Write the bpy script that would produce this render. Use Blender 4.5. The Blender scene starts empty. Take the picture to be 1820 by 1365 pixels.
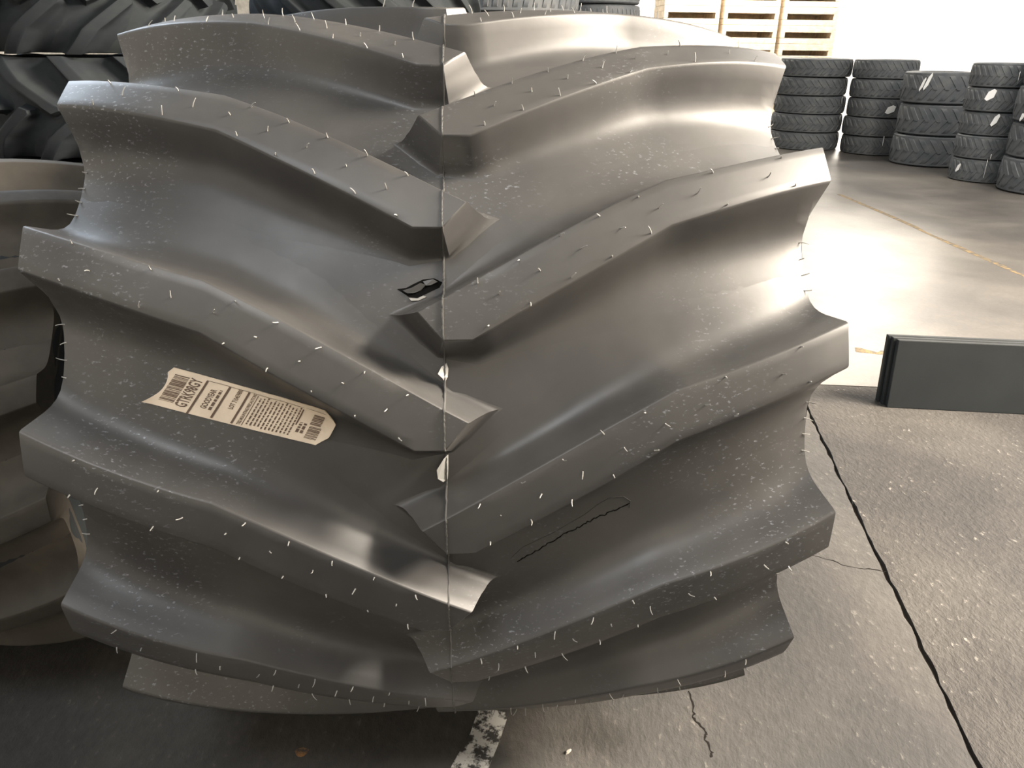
import bpy, bmesh, math, random
import numpy as np
from mathutils import Vector, Matrix
from mathutils.bvhtree import BVHTree
random.seed(7)
PI = math.pi
R_ = math.radians
scn = bpy.context.scene
col = scn.collection

# ------------------------------------------------------------------ camera
RT = 0.85                       # radius of the big tyre over its lugs
AL = R_(22.0)                   # camera bearing above the axle
F = 1370.0
def euler(rx, ry, rz):
    cx, sx, cy, sy, cz, sz = math.cos(rx), math.sin(rx), math.cos(ry), math.sin(ry), math.cos(rz), math.sin(rz)
    X = np.array([[1,0,0],[0,cx,-sx],[0,sx,cx]]); Y = np.array([[cy,0,sy],[0,1,0],[-sy,0,cy]]); Z = np.array([[cz,-sz,0],[sz,cz,0],[0,0,1]])
    return Z @ X @ Y
TILT = np.array([[1,0,0],[0,math.cos(AL),math.sin(AL)],[0,-math.sin(AL),math.cos(AL)]])
CAM_M = TILT @ euler(-0.028987, 0.010575, -0.055649)     # columns: right, forward, up
CAM_P = TILT @ np.array([0.03974, -2.05029, 0.0]) + np.array([0, 0, RT])
cam = bpy.data.objects.new('camera', bpy.data.cameras.new('camera'))
col.objects.link(cam)
r, f, u = CAM_M[:,0], CAM_M[:,1], CAM_M[:,2]
cam.matrix_world = Matrix(((r[0],u[0],-f[0],CAM_P[0]),(r[1],u[1],-f[1],CAM_P[1]),(r[2],u[2],-f[2],CAM_P[2]),(0,0,0,1)))
cam.data.sensor_width = 36; cam.data.lens = F/1820*36
cam.data.clip_start = .05; cam.data.clip_end = 300
scn.camera = cam

def ray(px, py):
    d = CAM_M @ np.array([(px-910)/F, 1, -(py-682.5)/F])
    return Vector(CAM_P), Vector(d).normalized()
def at(px, py, z=0.0):
    o, d = ray(px, py); t = (z-o.z)/d.z
    return o + d*t

# ------------------------------------------------------------------ world, sun, lights, exposure
w = bpy.data.worlds.new('world'); scn.world = w; w.use_nodes = True
bg = w.node_tree.nodes['Background']
bg.inputs['Color'].default_value = (1.0, 0.93, 0.84, 1); bg.inputs['Strength'].default_value = 2.1
SUN_E, SUN_AZ = R_(13.5), R_(28)
sd = bpy.data.lights.new('sun', 'SUN'); sd.energy = .5; sd.angle = R_(8); sd.color = (1, .9, .76)
so = bpy.data.objects.new('sun', sd); col.objects.link(so)
sv = Vector((math.sin(SUN_AZ)*math.cos(SUN_E), math.cos(SUN_AZ)*math.cos(SUN_E), math.sin(SUN_E)))
so.rotation_euler = sv.to_track_quat('Z', 'Y').to_euler()
def area(name, loc, look, sx, sy, power, color):
    d = bpy.data.lights.new(name, 'AREA'); d.shape = 'RECTANGLE'; d.size = sx; d.size_y = sy; d.energy = power; d.color = color
    o = bpy.data.objects.new(name, d); col.objects.link(o); o.location = loc
    o.rotation_euler = (Vector(look)-Vector(loc)).to_track_quat('-Z', 'Y').to_euler()
    return o
area('side_door_lamp', (6.4, .15, 3.3), (0, -.5, 1.0), 1.8, 1.4, 2400, (1, .86, .70))
area('overhead_lamp', (5.6, -.8, 5.8), (-.2, -.5, 1.0), 2.4, 2.2, 3100, (1, .89, .75))
area('overhead_lamp', (-4.8, 4.0, 5.9), (0, -.4, 1.4), 4.5, 4.0, 750, (.74, .86, 1))
area('overhead_lamp', (-1.7, -2.7, 5.9), (-1.3, -1.6, 0), 2.5, 2.5, 300, (.93, .96, 1))  # added fill that lifts the floor before the tyre, no roof opening
area('overhead_lamp', (7.0, 5.6, 5.9), (7.0, 5.6, 0), 5.0, 5.0, 800, (1, .94, .86))  # added light, brightens the far floor and the stack fronts
area('yard_fill', (5.8, 15.5, 5.6), (5.8, 16.9, 2.0), 4.5, .4, 1500, (1, .93, .82))  # added unseen light that whitens the bin fronts
scn.view_settings.view_transform = 'Standard'; scn.view_settings.look = 'None'
scn.view_settings.exposure = -0.3; scn.view_settings.gamma = 1
scn.view_settings.use_curve_mapping = False

# ------------------------------------------------------------------ materials
def new_mat(name):
    m = bpy.data.materials.new(name); m.use_nodes = True
    nt = m.node_tree; return m, nt, nt.nodes['Principled BSDF']
def noise(nt, scale, detail=4, rough=.55, vec=None, dist=0):
    n = nt.nodes.new('ShaderNodeTexNoise'); n.inputs['Scale'].default_value = scale
    n.inputs['Detail'].default_value = detail; n.inputs['Roughness'].default_value = rough
    n.inputs['Distortion'].default_value = dist
    if vec is not None: nt.links.new(vec, n.inputs['Vector'])
    return n.outputs['Fac']
def ramp(nt, fac, stops):
    n = nt.nodes.new('ShaderNodeValToRGB'); nt.links.new(fac, n.inputs['Fac'])
    els = n.color_ramp.elements
    while len(els) < len(stops): els.new(.5)
    for e, (p, c) in zip(els, stops):
        e.position = p; e.color = (*c, 1) if len(c) == 3 else c
    return n.outputs['Color']
def mixc(nt, fac, a, b, mode='MIX'):
    n = nt.nodes.new('ShaderNodeMix'); n.data_type = 'RGBA'; n.blend_type = mode
    for s, v in ((n.inputs['Factor'], fac), (n.inputs['A'], a), (n.inputs['B'], b)):
        if isinstance(v, (int, float)): s.default_value = v
        elif isinstance(v, tuple): s.default_value = (*v, 1)
        else: nt.links.new(v, s)
    return n.outputs['Result']
TEX_REF = {}
def coords(nt, scale=(1,1,1), rot=(0,0,0), kind='Object'):
    t = nt.nodes.new('ShaderNodeTexCoord')
    m = nt.nodes.new('ShaderNodeMapping')
    if TEX_REF.get('now'): t.object = TEX_REF['now']
    m.inputs['Scale'].default_value = scale; m.inputs['Rotation'].default_value = rot
    nt.links.new(t.outputs[kind], m.inputs['Vector']); return m.outputs['Vector']
def bump(nt, b, h, strength, dist, prev=None):
    n = nt.nodes.new('ShaderNodeBump'); n.inputs['Strength'].default_value = strength; n.inputs['Distance'].default_value = dist
    nt.links.new(h, n.inputs['Height'])
    if prev is not None: nt.links.new(prev, n.inputs['Normal'])
    nt.links.new(n.outputs['Normal'], b.inputs['Normal']); return n.outputs['Normal']

def rubber(name, base, dust, amount, rlo, rhi, spec=.5, specks=0.0):
    m, nt, b = new_mat(name)
    v = coords(nt)
    big = ramp(nt, noise(nt, 3.2, 5, .6, v), [(.38, (0,0,0)), (.75, (1,1,1))])
    c = mixc(nt, .5, base, base)
    n = nt.nodes.new('ShaderNodeMath'); n.operation = 'MULTIPLY'; n.inputs[1].default_value = amount
    nt.links.new(big, n.inputs[0])
    c = mixc(nt, n.outputs[0], base, dust)
    if specks:
        vs = coords(nt, (45, 80, 95), (0,0,.4))
        sp = ramp(nt, noise(nt, 2.2, 3, .6, vs), [(.60, (0,0,0)), (.72, (1,1,1))])
        area_ = ramp(nt, noise(nt, 2.6, 2, .5, v), [(.48, (0,0,0)), (.62, (1,1,1))])
        k = nt.nodes.new('ShaderNodeMath'); k.operation = 'MULTIPLY'; nt.links.new(sp, k.inputs[0]); nt.links.new(area_, k.inputs[1])
        k2 = nt.nodes.new('ShaderNodeMath'); k2.operation = 'MULTIPLY'; nt.links.new(k.outputs[0], k2.inputs[0]); k2.inputs[1].default_value = specks
        c = mixc(nt, k2.outputs[0], c, (.22,.24,.27))
    nt.links.new(c, b.inputs['Base Color'])
    rr = nt.nodes.new('ShaderNodeMapRange'); rr.inputs['To Min'].default_value = rlo; rr.inputs['To Max'].default_value = rhi
    nt.links.new(noise(nt, 9, 6, .65, v), rr.inputs['Value']); nt.links.new(rr.outputs[0], b.inputs['Roughness'])
    b.inputs['Specular IOR Level'].default_value = spec
    p = bump(nt, b, noise(nt, 60, 5, .6, v), .06, .002)
    bump(nt, b, noise(nt, 5, 2, .4, v), .05, .02, p)
    return m
tyre_base = bpy.data.objects.new('tractor_tyre', None); TEX_REF['now'] = tyre_base
RUB = rubber('tread_rubber', (.034,.034,.035), (.068,.066,.063), .8, .34, .52, .5, .7)
RUB_BASE = RUB
TEX_REF['now'] = None
RUB_PIN = rubber('pin_rubber', (.26,.26,.25), (.34,.34,.33), .5, .5, .7)
RUB_FLASH = rubber('flash_rubber', (.05,.05,.048), (.09,.09,.086), .5, .5, .7)
RUB_DARK = rubber('torn_rubber', (.004,.004,.004), (.008,.008,.008), .5, .8, .95, .05)
RUB_DUST = rubber('dusty_rubber', (.032,.030,.027), (.085,.076,.064), .9, .6, .8, .2)
RUB_OLD = rubber('stack_rubber', (.018,.022,.026), (.032,.036,.038), .8, .6, .85, .12)
RUB_HAZE = rubber('hazed_rubber', (.07,.08,.09), (.13,.135,.14), .8, .5, .75, .4)  # veiling haze put into the colour: paler and bluer rubber
RUB_SLAB = rubber('slab_rubber', (.009,.012,.014), (.014,.018,.020), .8, .5, .7, .35)

def concrete(name, rot, c1, c2, c3, rlo, rhi, bumpy, bits):
    m, nt, b = new_mat(name); b.inputs['Specular IOR Level'].default_value = .4 if rlo < .5 else .25
    v = coords(nt, kind='Object')
    c = ramp(nt, noise(nt, 1.1, 8, .62, v, .6), [(.30, c1), (.52, c2), (.74, c3)])
    st = ramp(nt, noise(nt, .45, 4, .6, coords(nt, (1,1,1), (0,0,.6)), .3), [(.38, (.42,.42,.46)), (.58, (1.05,1.05,1.05))])
    c = mixc(nt, .75, c, st, 'MULTIPLY')
    vs = coords(nt, (46, 26, 10), (0, 0, rot))
    fine = noise(nt, 1.0, 4, .65, vs)
    c = mixc(nt, .5, c, ramp(nt, fine, [(.35, (.72,.72,.72)), (.7, (1.2,1.2,1.2))]), 'MULTIPLY')
    if bits:
        s = ramp(nt, fine, [(.62, (0,0,0)), (.68, (1,1,1))])
        a = ramp(nt, noise(nt, 2.3, 3, .6, v), [(.42, (0,0,0)), (.62, (1,1,1))])
        k = nt.nodes.new('ShaderNodeMath'); k.operation = 'MULTIPLY'; nt.links.new(s, k.inputs[0]); nt.links.new(a, k.inputs[1])
        k2 = nt.nodes.new('ShaderNodeMath'); k2.operation = 'MULTIPLY'; nt.links.new(k.outputs[0], k2.inputs[0]); k2.inputs[1].default_value = bits
        c = mixc(nt, k2.outputs[0], c, (.20,.19,.17))
    nt.links.new(c, b.inputs['Base Color'])
    rr = nt.nodes.new('ShaderNodeMapRange'); rr.inputs['To Min'].default_value = rlo; rr.inputs['To Max'].default_value = rhi
    nt.links.new(noise(nt, 1.7, 6, .6, v), rr.inputs['Value']); nt.links.new(rr.outputs[0], b.inputs['Roughness'])
    p = bump(nt, b, fine, bumpy, .012)
    bump(nt, b, noise(nt, 140, 3, .6, v), .25, .002, p)
    return m
CONC = concrete('concrete_worn', .5, (.046,.046,.046), (.068,.066,.062), (.100,.094,.086), .65, .85, .30, .35)
CONC_R = concrete('concrete_rough', -.25, (.032,.031,.030), (.050,.047,.044), (.074,.069,.062), .62, .82, .60, .9)
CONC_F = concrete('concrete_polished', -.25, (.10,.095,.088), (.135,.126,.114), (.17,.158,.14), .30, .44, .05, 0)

def plain(name, c, rough=.6, metal=0, nscale=8, var=.25, spec=.5):
    m, nt, b = new_mat(name)
    v = coords(nt)
    d = tuple(x*(1-var) for x in c); e = tuple(min(1, x*(1+var)) for x in c)
    nt.links.new(ramp(nt, noise(nt, nscale, 5, .6, v), [(.3, d), (.7, e)]), b.inputs['Base Color'])
    b.inputs['Roughness'].default_value = rough; b.inputs['Metallic'].default_value = metal
    b.inputs['Specular IOR Level'].default_value = spec
    return m
PAPER = plain('sticker_paper', (.62,.53,.42), .38, 0, 14, .10)
INK = plain('sticker_ink', (.10,.065,.045), .6)
WHITE = plain('white_patch', (.85,.87,.88), .5, 0, 5, .05)
CRACK = plain('crack_dark', (.010,.009,.008), .95, spec=.1)
GROOVE = plain('joint_filler', (.045,.036,.028), .9, 0, 30, .4)
WALL = plain('wall_sheet', (.58,.57,.54), .7)
CEIL = plain('ceiling_sheet', (.34,.34,.33), .8)
WOOD = plain('crate_wood', (.74,.62,.46), .7)
def paint(name, c, lo, hi, scale):
    m, nt, b = new_mat(name); v = coords(nt)
    fac = ramp(nt, noise(nt, scale, 6, .7, v), [(lo, (0,0,0)), (hi, (1,1,1))])
    nt.links.new(mixc(nt, fac, (.055,.053,.05), c), b.inputs['Base Color'])
    b.inputs['Roughness'].default_value = .7
    bump(nt, b, fac, .5, .004)
    return m
P_WHITE = paint('white_paint', (.62,.62,.60), .46, .54, 26)
P_YELLOW = paint('yellow_paint', (.22,.15,.06), .42, .60, 20)
P_ORANGE = paint('orange_paint', (.34,.17,.06), .40, .60, 30)

# ------------------------------------------------------------------ helpers
def link(o, parent=None):
    col.objects.link(o)
    if parent is not None: o.parent = parent
    return o
def mesh_from(name, verts, faces, mat, sharp=None, smooth=True):
    me = bpy.data.meshes.new(name); me.from_pydata([tuple(map(float, p)) for p in verts], [], faces); me.validate()
    bm = bmesh.new(); bm.from_mesh(me); bmesh.ops.remove_doubles(bm, verts=bm.verts, dist=1e-6)
    bmesh.ops.recalc_face_normals(bm, faces=bm.faces); bm.to_mesh(me); bm.free()
    me.materials.append(mat)
    if smooth:
        me.shade_smooth()
        if sharp: me.set_sharp_from_angle(angle=R_(sharp))
    return me
def obj(name, me, parent=None, **kw):
    o = link(bpy.data.objects.new(name, me), parent)
    for k, v in kw.items(): setattr(o, k, v)
    return o
def tag(o, label=None, cat=None, group=None, kind=None):
    for k, v in (('label', label), ('category', cat), ('group', group), ('kind', kind)):
        if v: o[k] = v
    return o
def empty(name, loc, label=None, cat=None, group=None, base=None):
    o = link(base or bpy.data.objects.new(name, None)); o.location = loc; o.empty_display_size = .1
    return tag(o, label, cat, group)
def box_data(x0, x1, y0, y1, z0, z1):
    v = [(x, y, z) for z in (z0, z1) for y in (y0, y1) for x in (x0, x1)]
    return v, [(0,2,3,1),(4,5,7,6),(0,1,5,4),(1,3,7,5),(3,2,6,7),(2,0,4,6)]
def box(name, mat, x0, x1, y0, y1, z0, z1, parent=None, bev=0):
    v, fc = box_data(x0, x1, y0, y1, z0, z1)
    me = mesh_from(name, v, fc, mat, smooth=False)
    if bev:
        bm = bmesh.new(); bm.from_mesh(me); bmesh.ops.bevel(bm, geom=bm.edges[:], offset=bev, segments=2, affect='EDGES', profile=.6); bm.to_mesh(me); bm.free()
    return obj(name, me, parent)
def prism(name, mat, pts, z0, z1, parent=None):
    n = len(pts); v = [(p[0], p[1], z0) for p in pts] + [(p[0], p[1], z1) for p in pts]
    fc = [tuple(range(n))[::-1], tuple(range(n, 2*n))] + [(i, (i+1) % n, n+(i+1) % n, n+i) for i in range(n)]
    return obj(name, mesh_from(name, v, fc, mat, smooth=False), parent)

# ------------------------------------------------------------------ the hall
a1, a2 = at(1480, 820), at(1740, 1365)          # long joint in the floor
j1, j2 = at(1440, 683), at(1565, 688)           # cross joint
dA = (a1-a2).normalized(); dJ = (j2-j1).normalized()
def cross_pt(p, d, q, e):
    den = d.x*e.y-d.y*e.x; t = ((q.x-p.x)*e.y-(q.y-p.y)*e.x)/den; return p+d*t
X0 = cross_pt(a2, dA, j1, dJ)
nA = Vector((dA.y, -dA.x, 0)); nJ = Vector((-dJ.y, dJ.x, 0)); g = .006
floor = box('floor', GROOVE, -30, 45, -12, 60, -.30, -.018); tag(floor, kind='structure')
def wob(p, q, seed, amp=.004, n=60):
    rnd = random.Random(seed); d = (q-p); nn = Vector((-d.y, d.x, 0)).normalized(); out = []
    for i in range(n+1):
        out.append(p + d*i/n + nn*(rnd.uniform(-amp, amp) if 0 < i < n else 0))
    return out
near = X0 - dA*12; far_ = X0 + dA*60
lp = wob(X0 - nA*g, near - nA*g, 1, .005, 260)
slab = [(-30,-12), (near.x-g, -12)] + [(p.x, p.y) for p in lp[::-1]] + [(far_.x-nA.x*g, far_.y), (-30, 60)]
slab = [s for s in slab if s[1] >= -12.01 or True]
prism('concrete_slab', CONC, slab, -.15, 0, floor)
rp = wob(X0 + nA*g + dJ*0 - nJ*g, near + nA*g, 2, .005, 260)
E1 = X0 + dJ*45
prism('concrete_slab', CONC_R, [(p.x, p.y) for p in rp] + [(45, near.y), (45, E1.y-g)], -.15, 0, floor)
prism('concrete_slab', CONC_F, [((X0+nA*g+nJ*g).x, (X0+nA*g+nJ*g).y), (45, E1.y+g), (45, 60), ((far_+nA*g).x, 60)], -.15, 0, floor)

def ribbon(name, mat, pts, wd, z0, parent, h=.0015, jit=.3, seed=0):
    rnd = random.Random(seed); v = []; n = len(pts)
    for i, p in enumerate(pts):
        d = (pts[min(i+1, n-1)]-pts[max(i-1, 0)]).normalized(); nn = Vector((-d.y, d.x, 0))
        ww = wd*(1+rnd.uniform(-jit, jit))*.5
        for s, z in ((-1, z0), (1, z0), (1, z0+h), (-1, z0+h)):
            q = p+nn*ww*s; v.append((q.x, q.y, z))
    fc = []
    for i in range(n-1):
        a = 4*i
        for k in range(4): fc.append((a+k, a+(k+1) % 4, a+4+(k+1) % 4, a+4+k))
    fc += [(0,1,2,3), tuple(range(4*n-4, 4*n))]
    return obj(name, mesh_from(name, v, fc, mat, smooth=False), parent)
def pxpath(pts, sub=6, amp=.006, seed=0):
    rnd = random.Random(seed); P = [at(*p) for p in pts]; out = []
    for a, b in zip(P, P[1:]):
        d = b-a; nn = Vector((-d.y, d.x, 0)).normalized()
        for i in range(sub): out.append(a+d*i/sub+nn*rnd.uniform(-amp, amp))
    return out+[P[-1]]
ribbon('crack', CRACK, pxpath([(1225,1228),(1234,1262),(1232,1278),(1255,1300),(1252,1310),(1265,1335),(1262,1345)], 5, .004, 3), .0045, 0, floor, .0006, .6, 3)
ribbon('crack', CRACK, pxpath([(1444,986),(1475,995),(1500,1005),(1545,1012),(1575,1016)], 5, .004, 4), .0035, 0, floor, .0006, .6, 4)
ribbon('yellow_line', P_YELLOW, pxpath([(1490,345),(1600,392),(1700,438),(1850,503)], 4, .01, 5), .05, 0, floor, .0008, .3, 5)
ribbon('yellow_dashes', P_YELLOW, pxpath([(1520,622),(1560,627),(1605,628)], 4, .01, 6), .06, 0, floor, .0008, .5, 6)
wp = [at(878,1262), at(862,1310), at(835,1365), at(800,1430), at(770,1480)]
ribbon('white_paint_mark', P_WHITE, wp, .085, 0, floor, .0012, .1, 7)
op = at(536,1337)
prism('orange_paint_spot', P_ORANGE, [(op.x+.016*math.cos(t)*(1+.2*math.sin(3*t)), op.y+.014*math.sin(t)) for t in np.linspace(0, 2*PI, 14)[:-1]], 0, .0008, floor)

ceiling = box('ceiling', CEIL, -7, 16, -8, 15, 6, 6.1); tag(ceiling, kind='structure')
for nm, a in (('wall_left', (-7.2, -7, -8, 15, 0, 6)), ('wall_back', (-7, 2.4, 15, 15.2, 0, 6)), ('wall_front', (-7, 16, -8.2, -8, 0, 6))):
    tag(box(nm, WALL, *a), kind='structure')

# ------------------------------------------------------------------ tyre geometry
W = .6747; WB = .650; PITCH = 2*PI/15
def r_top(u): u = abs(u); return RT - .02334*u*u - .21322*u**4
def r_base(u): u = abs(u); return .776 - .10*u*u - .235*u**4
KN = np.array([0, .2, .4, .55, .7, .85, 1.0])*W
TU = np.array([.07820,.17071,.25962,.32176,.35994,.40329,.45407])
TL = np.array([.00436,.06311,.15454,.22714,.27294,.31522,.36728])
pu = np.polyfit(KN[3:], TU[3:], 2); pl = np.polyfit(KN[3:], TL[3:], 2)
UT, UK, THT, THC, THK = .0372, .0464, .0546, .0040, .0044
def th_up(u):
    if u < 0: return THT + (TU[0]-THT)*(u+UT)/UT
    return float(np.interp(u, KN[:4], [TU[0], .1690, .2590, np.polyval(pu, KN[3])])) if u < KN[3] else float(np.polyval(pu, u))
def th_lo(u):
    if u < 0: return THT + (THC-THT)*(u+UT)/UT
    if u < UK: return THC + (THK-THC)*u/UK
    return float(np.interp(u, [UK, KN[1], KN[2], KN[3]], [THK, .0650, .1560, np.polyval(pl, KN[3])])) if u < KN[3] else float(np.polyval(pl, u))
def P3(u, th, r): return (u, -r*math.cos(th), r*math.sin(th))
PROF = [(0,0),(.022,.012),(.045,.05),(.13,.30),(.21,.52),(.28,.66),(.37,.78),(.50,.88),(.68,.945),(.80,.968),(.95,.984),(1.12,.994),(1.3,1.0),(1.5,1.008)]
def make_lug_mesh(name, mat, side):
    us = [-UT, -UT*.5, 0, UK*.5, UK] + list(np.linspace(UK, KN[3], 11)[1:]) + list(np.linspace(KN[3], W, 11)[1:])
    n = len(us); M = 5
    V = []; Fc = []
    top = []
    for i, uu in enumerate(us):
        a, b = th_up(uu), th_lo(uu); row = []
        for k in range(M+1):
            t = a+(b-a)*k/M
            row.append(len(V)); V.append(P3(uu, t, r_top(uu)))
        top.append(row)
    for i in range(n-1):
        for k in range(M): Fc.append((top[i][k], top[i][k+1], top[i+1][k+1], top[i+1][k]))
    chain = [(uu, th_up(uu)) for uu in us[::-1]] + [(uu, th_lo(uu)) for uu in us[1:]]
    # drop near-duplicate tip, offset outwards
    Q = [Vector((c[0], c[1]*.82)) for c in chain]; m = len(Q)
    nor = []
    for i in range(m-1):
        d = (Q[i+1]-Q[i]).normalized(); nor.append(Vector((-d.y, d.x)))
    # outward = left of travel or right; check with the first segment (upper edge travels to -u; outward is +theta)
    if nor[0].y < 0: nor = [-x for x in nor]
    mit = []
    for i in range(m):
        if i == 0: mv = nor[0]/max(nor[0].y, .3); mv = Vector((0, mv.length)) if False else Vector((0, 1/nor[0].y))
        elif i == m-1: mv = Vector((0, 1/nor[-1].y))
        else:
            s = (nor[i-1]+nor[i]); s.normalize(); mv = s/max(s.dot(nor[i]), .45)
        mit.append(mv)
    rings = []
    for d, h in PROF:
        row = []
        for i in range(m):
            uu = chain[i][0]
            D = r_top(uu)-r_base(uu)
            near_c = min(1, max(0, abs(uu)/.25)); k = D*(d*near_c + (1-near_c)*(d*.75 if d < .28 else   .21+.15*(1-math.exp(-(d-.28)*2.2))))
            q = Q[i]+mit[i]*k
            u2 = q.x
            if i in (0, m-1): u2 = W-(W-WB)*min(h, 1)
            else: u2 = min(u2, W-(W-WB)*min(h, 1))
            rr = r_top(u2)*(1-h)+r_base(u2)*h
            row.append(len(V)); V.append(P3(u2, q.y/.82, rr))
        rings.append(row)
    for a, b in zip(rings, rings[1:]):
        for i in range(m-1): Fc.append((a[i], a[i+1], b[i+1], b[i]))
    # shoulder end: arch of the cut, carried down the sidewall
    arch = [rw[0] for rw in rings[::-1]] + top[-1][1:-1] + [rw[-1] for rw in rings]
    prev = arch
    for s, (ue, re_) in ((.35, (.668, .70)), (.75, (.655, .66)), (1.0, (.640, .62))):
        cur = []
        for v in arch:
            x, y, z = V[v]; r0 = math.hypot(y, z); t0 = math.atan2(z, -y)
            rr = r0*(1-s)+.62*s if s < 1 else min(.62, r0)
            ux = x*(1-s)+ue*s - .01*s
            cur.append(len(V)); V.append(P3(min(ux, x), t0, rr))
        for i in range(len(arch)-1): Fc.append((prev[i], prev[i+1], cur[i+1], cur[i]))
        prev = cur
    V = [(side*x, y, z) for x, y, z in V]
    me = mesh_from(name, V, Fc, mat, 33)
    # make sure normals face outwards
    c = me.polygons[2*M]
    if (c.normal.y*c.center.y + c.normal.z*c.center.z) < 0: me.flip_normals()
    return me
CAS = [(0, r_base(0))] + [(uu, r_base(uu)) for uu in np.linspace(.03, WB-.006, 20)] + [(WB, r_base(WB)-.004), (WB+.001, r_base(WB)-.014), (.652,.665),(.645,.64),(.655,.60),(.66,.55),(.645,.50),(.60,.455),(.56,.435),(.54,.42),(.54,.40),(.52,.395),(.50,.41),(.49,.44),(.53,.48),(.58,.53),(.60,.58),(.58,.64),(.5,.69),(.3,.73),(0,.74)]
def make_casing(name, mat, n=300):
    prof = [(-x, y) for x, y in CAS[::-1]][:-1] + CAS
    prof = prof[:-1]; V = []; Fc = []; m = len(prof)
    for i in range(n):
        th = 2*PI*i/n
        for x, rr in prof: V.append(P3(x, th, rr))
    for i in range(n):
        for j in range(m):
            Fc.append((i*m+j, i*m+(j+1) % m, ((i+1) % n)*m+(j+1) % m, ((i+1) % n)*m+j))
    return mesh_from(name, V, Fc, mat, 40)
lugR = make_lug_mesh('tread_lug_right', RUB, 1); lugL = make_lug_mesh('tread_lug_left', RUB, -1)
casing_me = make_casing('casing', RUB_BASE)
PH = -0.16309 + AL; HALF = -.2140
def build_tyre(name, loc, label, group=None, casing=casing_me, lr=lugR, ll=lugL, ph=0., half=-PITCH/2, cat='tyre', zc=RT, base=None):
    t = empty(name, loc, label, cat, group, base)
    obj('casing', casing, t, location=(0, 0, zc))
    L = {}
    for i in range(15):
        for s, me in ((-1, ll), (1, lr)):
            th = ph-(i-3)*PITCH+(half if s > 0 else 0)
            o = obj('tread_lug', me, t, location=(0, 0, zc)); o.rotation_euler = (-th, 0, 0); L[(s, i)] = (o, th)
    return t, L
tyre, LUGS = build_tyre('tractor_tyre', (0, 0, -.004), 'huge black lugged tractor tyre standing upright in the foreground with a paper sticker', ph=PH, half=HALF, base=tyre_base)

# surface lookup in world space
bpy.context.view_layer.update()
def world_bvh(objs):
    V = []; Fc = []
    for o in objs:
        me = o.data; k = len(V); mw = o.matrix_world
        V += [mw @ v.co for v in me.vertices]; Fc += [tuple(k+i for i in p.vertices) for p in me.polygons]
    return BVHTree.FromPolygons(V, Fc)
cas_o = [c for c in tyre.children if c.data is casing_me][0]
ALLB = world_bvh(list(tyre.children)); CTR = Vector((0, 0, RT-.004))
def hit(px, py):
    o, d = ray(px, py); return ALLB.ray_cast(o, d)[0]
def polar(p): return p.x, math.atan2(p.z-CTR.z, -p.y)
def surf(uu, th, off=0.0):
    dv = Vector((0, math.cos(th), -math.sin(th)))      # inward
    o = Vector((uu, CTR.y, CTR.z)) - dv*1.2
    h = ALLB.ray_cast(o, dv)
    p, n = (h[0], h[1]) if h[0] else (Vector((uu, 0, CTR.z))-dv*.8, -dv)
    if n.dot(dv) > 0: n = -n
    return p + n*off, n

# ---- vent pins
def pin_mesh(name, ln, rad, bend, mat):
    V = []; Fc = []; S = 5; K = 5
    for k in range(K):
        t = k/(K-1); z = ln*t; x = bend*t*t; rr = rad*(1-.35*t)
        for s in range(S):
            a = 2*PI*s/S; V.append((x+rr*math.cos(a), rr*math.sin(a), z-.001))
    for k in range(K-1):
        for s in range(S): Fc.append((k*S+s, k*S+(s+1) % S, (k+1)*S+(s+1) % S, (k+1)*S+s))
    Fc.append(tuple(range(K*S-1, K*S-S-1, -1)))
    return mesh_from(name, V, Fc, mat, 60)
pins = [pin_mesh('vent_pin', l, rr, b, RUB_PIN) for l, rr, b in ((.014,.0012,.004),(.011,.0013,-.003),(.016,.0011,.006),(.008,.0014,.001))]
rnd = random.Random(11)
def add_pin(parent, p, n, tilt=.35, name='vent_pin'):
    o = bpy.data.objects.new(name, rnd.choice(pins)); col.objects.link(o)
    n = (n + Vector((rnd.uniform(-tilt, tilt), rnd.uniform(-tilt, tilt), rnd.uniform(-tilt, tilt)))).normalized()
    mw = n.to_track_quat('Z', 'X').to_matrix().to_4x4() @ Matrix.Rotation(rnd.uniform(0, 6.28), 4, 'Z'); mw.translation = p
    o.parent = parent; o.matrix_parent_inverse = parent.matrix_world.inverted(); o.matrix_world = mw
for (s, i), (o, th) in LUGS.items():
    if not (0 <= i <= 5 or (i == 6 and s > 0)): continue
    for row, fr, st in ((0, .05, .0), (1, .5, .5), (2, .95, .25)):
        for k in range(9):
            uu = .055+.066*(k+st)
            if uu > W-.02: continue
            if uu > .38 and (k+row) % 2: continue
            a, b = th_up(uu), th_lo(uu); tt = th+a+(b-a)*(fr+rnd.uniform(-.03, .03))
            p = CTR+Vector(P3(uu*s, tt, r_top(uu)))
            nn = Vector((0, -math.cos(tt), math.sin(tt)))
            if (Vector(CAM_P)-p).dot(nn) < -.05: continue
            add_pin(o, p, nn)
for s in (-1, 1):                              # pins along the shoulder edge between lugs
    for i in range(1, 6):
        th = LUGS[(s, i)][1]
        for k in range(4):
            tt = th+.44+.20*k/4-.0
            tt = th - .02 + .13*k/3 + 0.16
            p, n = surf((WB-.004)*s, tt)
            add_pin(cas_o, p, Vector((s, -.2*math.cos(tt), .2*math.sin(tt))), .15, 'edge_pin')

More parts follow.
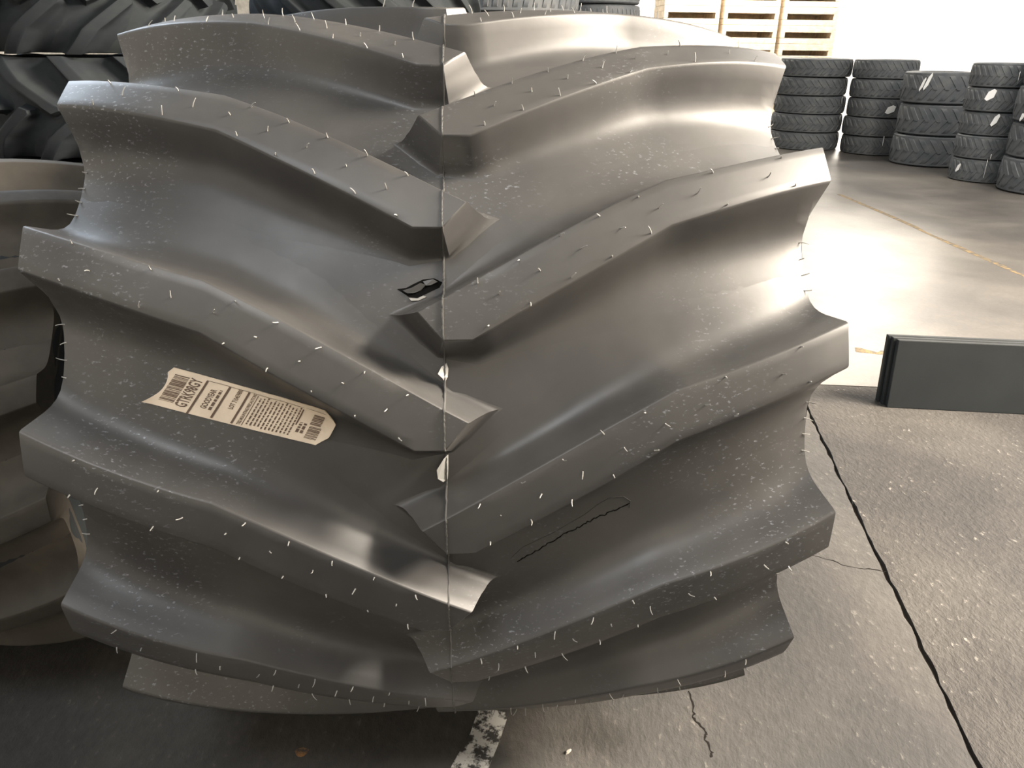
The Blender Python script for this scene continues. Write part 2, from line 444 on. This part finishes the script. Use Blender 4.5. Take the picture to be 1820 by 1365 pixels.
# ---- mould seam running round the centre line
V = []; Fc = []; N = 900; rn = random.Random(5)
amp = .5
for i in range(N+1):
    th = PH - 2.2 + 3.4*i/N
    p, n = surf(0.0, th); rad = Vector((0, -math.cos(th), math.sin(th)))
    amp = min(1.6, max(.15, amp+rn.uniform(-.25, .25)))
    hgt = .0022+.0028*amp*(1.6 if (p-CTR).length < .80 else .5); wx = rn.uniform(-.0008, .0008)
    for dx, dh in ((-.0022, -.004), (-.0010+wx, hgt), (.0010+wx, hgt), (.0022, -.004)):
        q = p+rad*dh; V.append((q.x+dx, q.y, q.z))
for i in range(N):
    for k in range(3): Fc.append((4*i+k, 4*i+k+1, 4*i+5+k, 4*i+4+k))
seam = obj('mould_seam', mesh_from('mould_seam', V, Fc, RUB_FLASH, 50)); seam.parent = tyre; seam.matrix_parent_inverse = tyre.matrix_world.inverted()
for o in (seam,): pass
def bind(o, parent):
    o.parent = parent; o.matrix_parent_inverse = parent.matrix_world.inverted(); return o

# ---- two pale rubber flaps on the seam
def px_patch(name, pts, mat, lift, thick, parent, inset=None):
    """thin solid patch whose outline was sampled on the tyre surface"""
    top = []; bot = []
    for k, q in enumerate(pts):
        h = hit(*q)
        uu, th = polar(h); p, n = surf(uu, th)
        l = lift[k] if isinstance(lift, (list, tuple)) else lift
        top.append(p+n*(l+thick)); bot.append(p+n*(l-.0005))
    n = len(pts); V = top+bot
    Fc = [tuple(range(n)), tuple(range(2*n-1, n-1, -1))]+[(i, n+i, n+(i+1) % n, (i+1) % n) for i in range(n)]
    o = obj(name, mesh_from(name, V, Fc, mat, smooth=False)); return bind(o, parent)
px_patch('rubber_flap', [(794,645),(785,652),(779,664),(786,671),(791,679),(796,670),(797,655)], RUB_PIN, [.004,.010,.016,.012,.004,.003,.003], .0012, tyre)
px_patch('rubber_flap', [(797,806),(789,812),(777,830),(779,845),(788,852),(796,850),(797,830)], RUB_PIN, [.003,.009,.014,.014,.01,.004,.003], .0012, tyre)
# ---- torn gouge near the seam
px_patch('torn_gouge', [(706,514),(722,512),(735,505),(752,497),(772,495),(786,502),(781,511),(766,518),(754,524),(742,529),(727,528)], RUB_DARK, .0002, .0008, tyre)
px_patch('torn_flake', [(716,517),(732,513),(748,505),(757,508),(748,517),(736,522),(724,522)], RUB, [.001,.004,.006,.005,.002,.003,.002], .0018, tyre)
px_patch('torn_flake', [(752,501),(770,498),(778,502),(766,508),(757,509)], RUB, [.002,.004,.003,.003,.003], .0018, tyre)
px_patch('torn_flake', [(727,530),(742,531),(752,526),(758,528),(744,535),(731,535)], RUB_PIN, .0005, .0015, tyre)
# ---- long moulded repair line on a right-hand lug wall
def px_ribbon(name, pts, wd, hgt, mat, parent, sub=8, amp=.0, seed=1):
    rr = random.Random(seed); P = []
    for (x0, y0), (x1, y1) in zip(pts, pts[1:]):
        for i in range(sub): P.append((x0+(x1-x0)*i/sub+rr.uniform(-amp, amp), y0+(y1-y0)*i/sub+rr.uniform(-amp, amp)))
    P.append(pts[-1]); S = []
    for q in P:
        h = hit(*q); uu, th = polar(h); S.append(surf(uu, th))
    V = []; Fc = []
    for i, (p, n) in enumerate(S):
        d = (S[min(i+1, len(S)-1)][0]-S[max(i-1, 0)][0]).normalized(); b = n.cross(d).normalized()
        ww = wd*(1+rr.uniform(-.4, .4)*(amp > 0))
        V += [p-b*ww/2-n*.001, p-b*ww/4+n*hgt, p+b*ww/4+n*hgt, p+b*ww/2-n*.001]
    for i in range(len(S)-1):
        for k in range(3): Fc.append((4*i+k, 4*i+k+1, 4*i+5+k, 4*i+4+k))
    return bind(obj(name, mesh_from(name, V, Fc, mat, 50), None), parent)
px_ribbon('mould_mark', [(908,992),(930,972),(985,946),(1040,914),(1062,897),(1085,884),(1108,882),(1120,890),(1119,902)], .0016, .0008, RUB, tyre)
px_ribbon('surface_crack', [(920,998),(960,975),(1000,950),(1025,938),(1060,920),(1090,908),(1119,894)], .0030, .0007, RUB_DARK, tyre, 9, 1.6, 3)

# ---- paper sticker with its print
c00, c01 = polar(hit(256, 714)), polar(hit(300, 650))       # lower-left, upper-left
c10, c11 = polar(hit(577, 794)), polar(hit(604, 738))       # lower-right, upper-right
def sxy(s, t):
    bow = .0
    uu = (c00[0]*(1-s)+c10[0]*s)*(1-t)+(c01[0]*(1-s)+c11[0]*s)*t
    th = (c00[1]*(1-s)+c10[1]*s)*(1-t)+(c01[1]*(1-s)+c11[1]*s)*t
    return uu, th
NS, NT = 40, 14
cache = {}
def spos(s, t, off):
    uu, th = sxy(s, t)
    p, n = surf(uu, th)
    curl = .006*max(0, 1-s/.05)**2 + .004*max(0, (s-.93)/.07)**2
    return p+n*(off+curl+.0006*math.sin(s*37+t*5)*math.sin(t*9))
def inside(s, t):
    # clipped corners: rounded at the left, cut at the right end
    return t
V = []; Fc = []
def outline(t):
    lo = .0 + .05*abs(math.sin(t*PI))**1.0 if 0 < t < 1 else 0.0
    if t > .86: lo += (t-.86)*.25
    hi = 1.0 - max(0, (.30-t))*.16 - max(0, t-.72)*.30 + .0
    return lo, hi
for layer, off in ((0, .0022), (1, .0006)):
    for j in range(NT+1):
        t = j/NT; lo, hi = outline(t)
        for i in range(NS+1): V.append(spos(lo+(hi-lo)*i/NS, t, off))
m = NS+1; L2 = m*(NT+1)
for j in range(NT):
    for i in range(NS):
        a = j*m+i; Fc += [(a, a+1, a+m+1, a+m), (L2+a, L2+a+m, L2+a+m+1, L2+a+1)]
edge = [j*m for j in range(NT+1)]; edge2 = [j*m+NS for j in range(NT+1)]
for e in (edge, edge2, list(range(m)), list(range(NT*m, NT*m+m))):
    for a, b in zip(e, e[1:]): Fc.append((a, b, L2+b, L2+a))
sticker = bind(obj('paper_sticker', mesh_from('paper_sticker', V, Fc, PAPER, 50)), tyre)
sticker['label'] = 'beige paper sticker with bar codes and brown print'
ASP = .30       # sticker short side over long side, for the print
def ink(name, quads=None, text=None, s=0, t0=0, t1=1, h=.05):
    """print on the sticker. Text reads along +t, its top towards -s"""
    if text:
        cu = bpy.data.curves.new(name, 'FONT'); cu.body = text; cu.size = 1; cu.resolution_u = 2; cu.offset = .022
        tmp = bpy.data.objects.new(name, cu); col.objects.link(tmp)
        me = bpy.data.meshes.new_from_object(tmp.evaluated_get(bpy.context.evaluated_depsgraph_get())) if False else None
        bpy.context.view_layer.update()
        dg = bpy.context.evaluated_depsgraph_get(); me = bpy.data.meshes.new_from_object(tmp.evaluated_get(dg))
        bpy.data.objects.remove(tmp)
        bm = bmesh.new(); bm.from_mesh(me)
        xs = [v.co.x for v in bm.verts]; ys = [v.co.y for v in bm.verts]; x0, x1, y0, y1 = min(xs), max(xs), min(ys), max(ys)
        for v in bm.verts:
            tt = t0+(t1-t0)*(v.co.x-x0)/(x1-x0); ss = s+h-h*(v.co.y-y0)/(y1-y0)
            v.co = spos(ss, tt, .0028)
        bm.to_mesh(me); bm.free(); me.materials.append(INK)
        return bind(obj(name, me), sticker)
    V = []; Fc = []
    for (sa, sb, ta, tb) in quads:
        k = len(V); nn = max(1, int((sb-sa)/.04)); mm = max(1, int((tb-ta)/.12))
        for j in range(mm+1):
            for i in range(nn+1): V.append(spos(sa+(sb-sa)*i/nn, ta+(tb-ta)*j/mm, .0028))
        for j in range(mm):
            for i in range(nn): a = k+j*(nn+1)+i; Fc.append((a, a+1, a+nn+2, a+nn+1))
    me = bpy.data.meshes.new(name); me.from_pydata([tuple(v) for v in V], [], Fc); me.materials.append(INK)
    return bind(obj(name, me), sticker)
rb = random.Random(3)
def bars(s0, s1, t0, t1, n):
    q = []; t = t0
    while t < t1-.01:
        wd = rb.choice((.010, .016, .026)); q.append((s0, s1, t, min(t+wd, t1))); t += wd+rb.choice((.008, .012, .02))
    return q
ink('bar_code', bars(.065, .150, .16, .88, 20))
ink('printed_text', text='GTRK98GY', s=.158, t0=.12, t1=.88, h=.070)
ink('printed_text', text='GOODYEAR', s=.290, t0=.22, t1=.74, h=.036)
ink('printed_text', text='LOT 710459800', s=.428, t0=.38, t1=.92, h=.028)
ink('printed_text', text='TIRE MOUNTING PRECAUTIONS', s=.515, t0=.05, t1=.90, h=.020)
ink('printed_rule', [(.243,.256,0,.90),(.372,.385,.04,.90),(.484,.496,.03,.90),(.243,.93,.905,.915),(.542,.546,.05,.88),(.800,.808,.40,.86)])
words = []
def wline(s, h, t0, t1):
    t = t0
    while t < t1:
        wl = rb.uniform(.03, .11); words.append((s, s+h, t, min(t+wl, t1))); t += wl+.022
wline(.338, .016, .22, .76)
for k in range(12): wline(.560+k*.0205, .0085, .07+rb.uniform(0, .04), rb.uniform(.82, .90))
wline(.818, .016, .22, .50); wline(.842, .016, .22, .50)
ink('printed_paragraph', words)['kind'] = 'stuff'
ink('bar_code', bars(.875, .940, .12, .46, 8)+bars(.870, .930, .50, .80, 8))

# ------------------------------------------------------------------ neighbour tyre at the left edge
lugRd = lugR.copy(); lugRd.materials[0] = RUB_DUST; lugLd = lugL.copy(); lugLd.materials[0] = RUB_DUST
cas_d = casing_me.copy(); cas_d.materials[0] = RUB_OLD
nt_, _ = build_tyre('tractor_tyre', (-1.393, .178, 0), 'dusty brown lugged tyre standing upright at the left edge behind the big tyre', casing=cas_d, lr=lugRd, ll=lugLd, ph=.684, cat='tyre')
nt_.scale = (.792, .792, .792)

# ------------------------------------------------------------------ stacks of flat tyres behind, at the left
lugRo = lugR.copy(); lugRo.materials[0] = RUB_OLD; lugLo = lugL.copy(); lugLo.materials[0] = RUB_OLD
cas_o2 = make_casing('casing', RUB_OLD, 96)
ORD = ['lowest', 'second lowest', 'middle', 'second highest', 'topmost']
def flat_stack(name, cx, cy, sc, th_, n, where, group, seed):
    z_names = ORD if n == 5 else ['lowest', 'second lowest', 'second highest', 'topmost']
    rr = random.Random(seed)
    for k in range(n):
        # a lying tyre: axle upright, squeezed to a narrow section
        t = empty(name, (cx+rr.uniform(-.03, .03), cy+rr.uniform(-.03, .03), th_*(k+.5)), f'{z_names[k]} tyre of {where}', 'tyre', group)
        spin = rr.uniform(0, 6.28)
        sx = th_/(2*W)*.985
        base = Matrix.Rotation(-PI/2, 4, 'Y')
        t.rotation_euler = (0, -PI/2, 0); t.scale = (sx, sc, sc)
        obj('casing', cas_o2, t)
        for i in range(15):
            for s, me in ((-1, lugLo), (1, lugRo)):
                o = obj('tread_lug', me, t); o.rotation_euler = (-(i*PITCH+spin+(PITCH/2 if s > 0 else 0)), 0, 0)
flat_stack('stacked_tyre', -2.05, 3.10, .92, .518, 4, 'the stack of big lugged tyres at the far left', 'big lugged tyres stacked flat behind', 1)
flat_stack('stacked_tyre', -.62, 3.92, .90, .50, 5, 'the stack of big lugged tyres hidden behind the tall tyre', 'big lugged tyres stacked flat behind', 2)

# ------------------------------------------------------------------ smaller tyres stacked in the distance
def small_tyre_meshes(nl, depth, slant, mat):
    """unit tyre lying flat: radius 1, height 1 (z -.5 .. .5)"""
    prof = [(.62,-.5),(.80,-.5),(.93,-.485),(.965,-.45),(.972,-.2),(.975,0),(.972,.2),(.965,.45),(.93,.485),(.80,.5),(.62,.5),(.60,.42),(.80,.36),(.85,.2),(.85,-.2),(.80,-.36),(.60,-.42)]
    n = 64; V = []; Fc = []; m = len(prof)
    for i in range(n):
        a = 2*PI*i/n
        for rr, z in prof: V.append((rr*math.cos(a), rr*math.sin(a), z))
    for i in range(n):
        for j in range(m): Fc.append((i*m+j, i*m+(j+1) % m, ((i+1) % n)*m+(j+1) % m, ((i+1) % n)*m+j))
    cas = mesh_from('casing', V, Fc, mat, 40)
    V = []; Fc = []
    for i in range(nl):
        for s in (-1, 1):
            a0 = 2*PI*(i+(.5 if s > 0 else 0))/nl; K = 5; wd = 2*PI/nl*.22
            k0 = len(V)
            for k in range(K+1):
                t = k/K; z = s*(.0-.04+.525*t); a = a0-slant*t
                rt = 1.0-.02*t*t if t < 1 else .95
                for da, rr in ((-wd*1.3, .965), (-wd, rt-.008), (wd, rt-.008), (wd*1.3, .965)): V.append(((rr if k < K else rr-.03)*math.cos(a+da), (rr if k < K else rr-.03)*math.sin(a+da), z))
            for k in range(K):
                for q in range(3): Fc.append((k0+4*k+q, k0+4*k+q+1, k0+4*k+5+q, k0+4*k+4+q))
            Fc.append((k0, k0+1, k0+2, k0+3)); Fc.append((k0+4*K, k0+4*K+3, k0+4*K+2, k0+4*K+1))
    tr = mesh_from('tread', V, Fc, mat, 40)
    return cas, tr
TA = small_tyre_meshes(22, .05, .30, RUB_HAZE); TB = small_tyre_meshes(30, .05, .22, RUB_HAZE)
def small_stack(px, py, rad, h, n, meshes, where, seed, names, group='tyres stacked flat by the doorway'):
    """(px, py): where the front of the stack meets the floor"""
    p = at(px, py); d = Vector((p.x-CAM_P[0], p.y-CAM_P[1], 0)).normalized(); c = p+d*rad; rr = random.Random(seed)
    out = []
    for k in range(n):
        t = empty('stacked_tyre', (c.x+rr.uniform(-.03, .03)*rad, c.y+rr.uniform(-.03, .03)*rad, h*k), f'{names[k]} tyre of {where}', 'tyre', group)
        t.rotation_euler = (0, 0, rr.uniform(0, 6.28))
        a = obj('casing', meshes[0], t, location=(0, 0, h/2)); a.scale = (rad, rad, h*.99)
        b = obj('tread', meshes[1], t, location=(0, 0, h/2)); b.scale = (rad, rad, h*.97); b['kind'] = 'stuff'
        out.append((t, c, h*k+h/2))
    return out
N3 = ['lowest', 'middle', 'topmost']; N4 = ['lowest', 'second lowest', 'second highest', 'topmost']
N6 = ['lowest', 'second', 'third', 'fourth', 'fifth', 'topmost']
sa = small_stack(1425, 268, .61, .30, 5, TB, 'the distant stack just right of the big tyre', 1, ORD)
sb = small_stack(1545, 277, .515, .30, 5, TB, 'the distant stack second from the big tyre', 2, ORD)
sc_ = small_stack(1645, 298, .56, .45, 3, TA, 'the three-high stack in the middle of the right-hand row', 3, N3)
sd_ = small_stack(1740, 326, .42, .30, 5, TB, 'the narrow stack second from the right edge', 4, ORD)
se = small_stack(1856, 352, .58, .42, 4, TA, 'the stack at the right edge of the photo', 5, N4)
def place_far(cx, cy, rad, h, n, meshes, where, seed):
    rr = random.Random(seed)
    for k in range(n):
        t = empty('stacked_tyre', (cx+rr.uniform(-.03, .03), cy+rr.uniform(-.03, .03), h*k), f'{N6[k]} tyre of {where}' if n == 6 else f'{ORD[k]} tyre of {where}', 'tyre', 'tyres stacked flat beyond the big tyre')
        t.rotation_euler = (0, 0, rr.uniform(0, 6.28))
        a = obj('casing', meshes[0], t, location=(0, 0, h/2)); a.scale = (rad, rad, h*.99)
        b = obj('tread', meshes[1], t, location=(0, 0, h/2)); b.scale = (rad, rad, h*.97); b['kind'] = 'stuff'
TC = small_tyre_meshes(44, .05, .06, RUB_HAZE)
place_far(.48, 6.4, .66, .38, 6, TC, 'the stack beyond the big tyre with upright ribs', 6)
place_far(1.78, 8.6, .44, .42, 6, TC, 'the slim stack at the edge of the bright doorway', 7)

# thin white patches set on the distant tyres
def patch_on(px, py, w_, h_, lean, where, rad_c):
    o, d = ray(px, py); c, rad = rad_c
    oc = Vector((o.x-c.x, o.y-c.y)); dd = Vector((d.x, d.y)); A = dd.dot(dd); B = oc.dot(dd); C = oc.dot(oc)-(rad*1.005)**2
    disc = B*B-A*C
    if disc < 0: disc = 0
    t = (-B-math.sqrt(disc))/A; p = o+d*t
    n = Vector((p.x-c.x, p.y-c.y, 0)).normalized(); s = Vector((-n.y, n.x, 0)); upv = Vector((0, 0, 1))
    sx = s; up2 = upv+s*lean
    V = []
    for off in (.004, .0):
        for a, b in ((-.5, -.35), (-.1, -.5), (.5, -.2), (.45, .35), (.05, .5), (-.45, .25)):
            q = p+sx*a*w_+up2*b*h_+n*off - Vector((c.x, c.y, 0)); V.append(q)
    Fc = [tuple(range(6)), tuple(range(11, 5, -1))]+[(i, 6+i, 6+(i+1) % 6, (i+1) % 6) for i in range(6)]
    return V, Fc
def add_patch(stack, rad, px, py, w_, h_, lean=.3):
    c = stack[0][1]; V, Fc = patch_on(px, py, w_, h_, lean, '', (c, rad))
    z = sum(v.z for v in V)/len(V); t, _, zc = min(stack, key=lambda e: abs(e[2]-z))
    hh = abs(stack[1][2]-stack[0][2])/2; room = max(0, hh-max(v.z-z for v in V)-.01); dz = max(-room, min(room, z-zc))+zc-z
    for v in V: v.z += dz
    o = obj('white_patch', mesh_from('white_patch', [(v.x+c.x, v.y+c.y, v.z) for v in V], Fc, WHITE, smooth=False))
    bpy.context.view_layer.update(); bind(o, t)
for a in ((sb, .515, 1497, 175, .05, .12), (sb, .515, 1494, 205, .04, .08), (sb, .515, 1583, 195, .14, .14), (sc_, .56, 1570, 251, .04, .16),
          (sc_, .56, 1718, 226, .09, .18), (sc_, .56, 1724, 262, .05, .18), (sc_, .56, 1655, 120, .05, .25), (sc_, .56, 1640, 150, .04, .2),
          (sd_, .42, 1764, 157, .10, .15), (sd_, .42, 1770, 210, .06, .16), (sd_, .42, 1703, 298, .05, .12),
          (se, .58, 1810, 142, .14, .14), (se, .58, 1752, 300, .04, .24), (se, .58, 1818, 206, .05, .14), (se, .58, 1762, 276, .06, .08)):
    add_patch(*a)

# ------------------------------------------------------------------ black slab on edge, right
bl = at(1567, 724); br = at(1820, 737)
dx = (br-bl); dx.z = 0; ang = math.atan2(dx.y, dx.x)
slab_e = empty('rubber_slab', bl, 'black rectangular layered slab standing on its long edge on the concrete at the right', 'slab')
slab_e.rotation_euler = (0, 0, ang)
for k in range(3):
    o = box('layer', RUB_SLAB, .012*(2-k), 1.5, .0+.034*k, .034*k+.031, 0, .345+.003*k, slab_e, .004)
    o.rotation_euler = (R_(-6), 0, 0)

# ------------------------------------------------------------------ wooden bins out in the yard
CW, CD, CH = 1.25, 1.0, .375
def crate(loc, label):
    t = empty('wooden_crate', loc, label, 'crate', 'pale wooden bins stacked in the yard')
    for x in (.0, CW-.09): box('foot', WOOD, x, x+.09, 0, CD, 0, .115, t)
    box('back_board', WOOD, 0, CW, CD, CD+.02, 0, .13, t)
    box('base_board', WOOD, 0, CW, 0, CD, .115, .135, t)
    for k in range(2):
        z = .138+.118*k
        box('side_board', WOOD, 0, CW, 0, .02, z, z+.112, t); box('side_board', WOOD, 0, CW, CD-.02, CD, z, z+.112, t)
        box('end_board', WOOD, 0, .02, .022, CD-.022, z, z+.112, t); box('end_board', WOOD, CW-.02, CW, .022, CD-.022, z, z+.112, t)
cn = ['lowest', 'second', 'third', 'fourth', 'fifth', 'sixth', 'seventh', 'topmost']
for c, x in (('left', 4.45), ('middle', 5.80), ('right', 7.15)):
    for k in range(8):
        crate((x, 16.8, CH*k), f'{cn[k]} pale wooden bin of the {c} pile outside the doorway')

# small debris on the floor
def chip(px, py, l, w_):
    p = at(px, py); V = []; n = 7; rr = random.Random(px)
    for z, k in ((0, 1), (.006, .6)):
        for i in range(n):
            a = 2*PI*i/n; q = k*rr.uniform(.8, 1.1); V.append((l*q*math.cos(a), w_*q*math.sin(a), z))
    Fc = [tuple(range(n))[::-1], tuple(range(n, 2*n))]+[(i, (i+1) % n, n+(i+1) % n, n+i) for i in range(n)]
    o = obj('concrete_chip', mesh_from('concrete_chip', V, Fc, CHIP, smooth=False)); o.location = (p.x, p.y, .0005); o.rotation_euler = (0, 0, .7)
    return o
CHIP = plain('chip_stone', (.42,.38,.33), .8)
tag(chip(1010, 1337, .012, .004), 'small pale chip lying on the floor right of the white paint mark', 'chip')
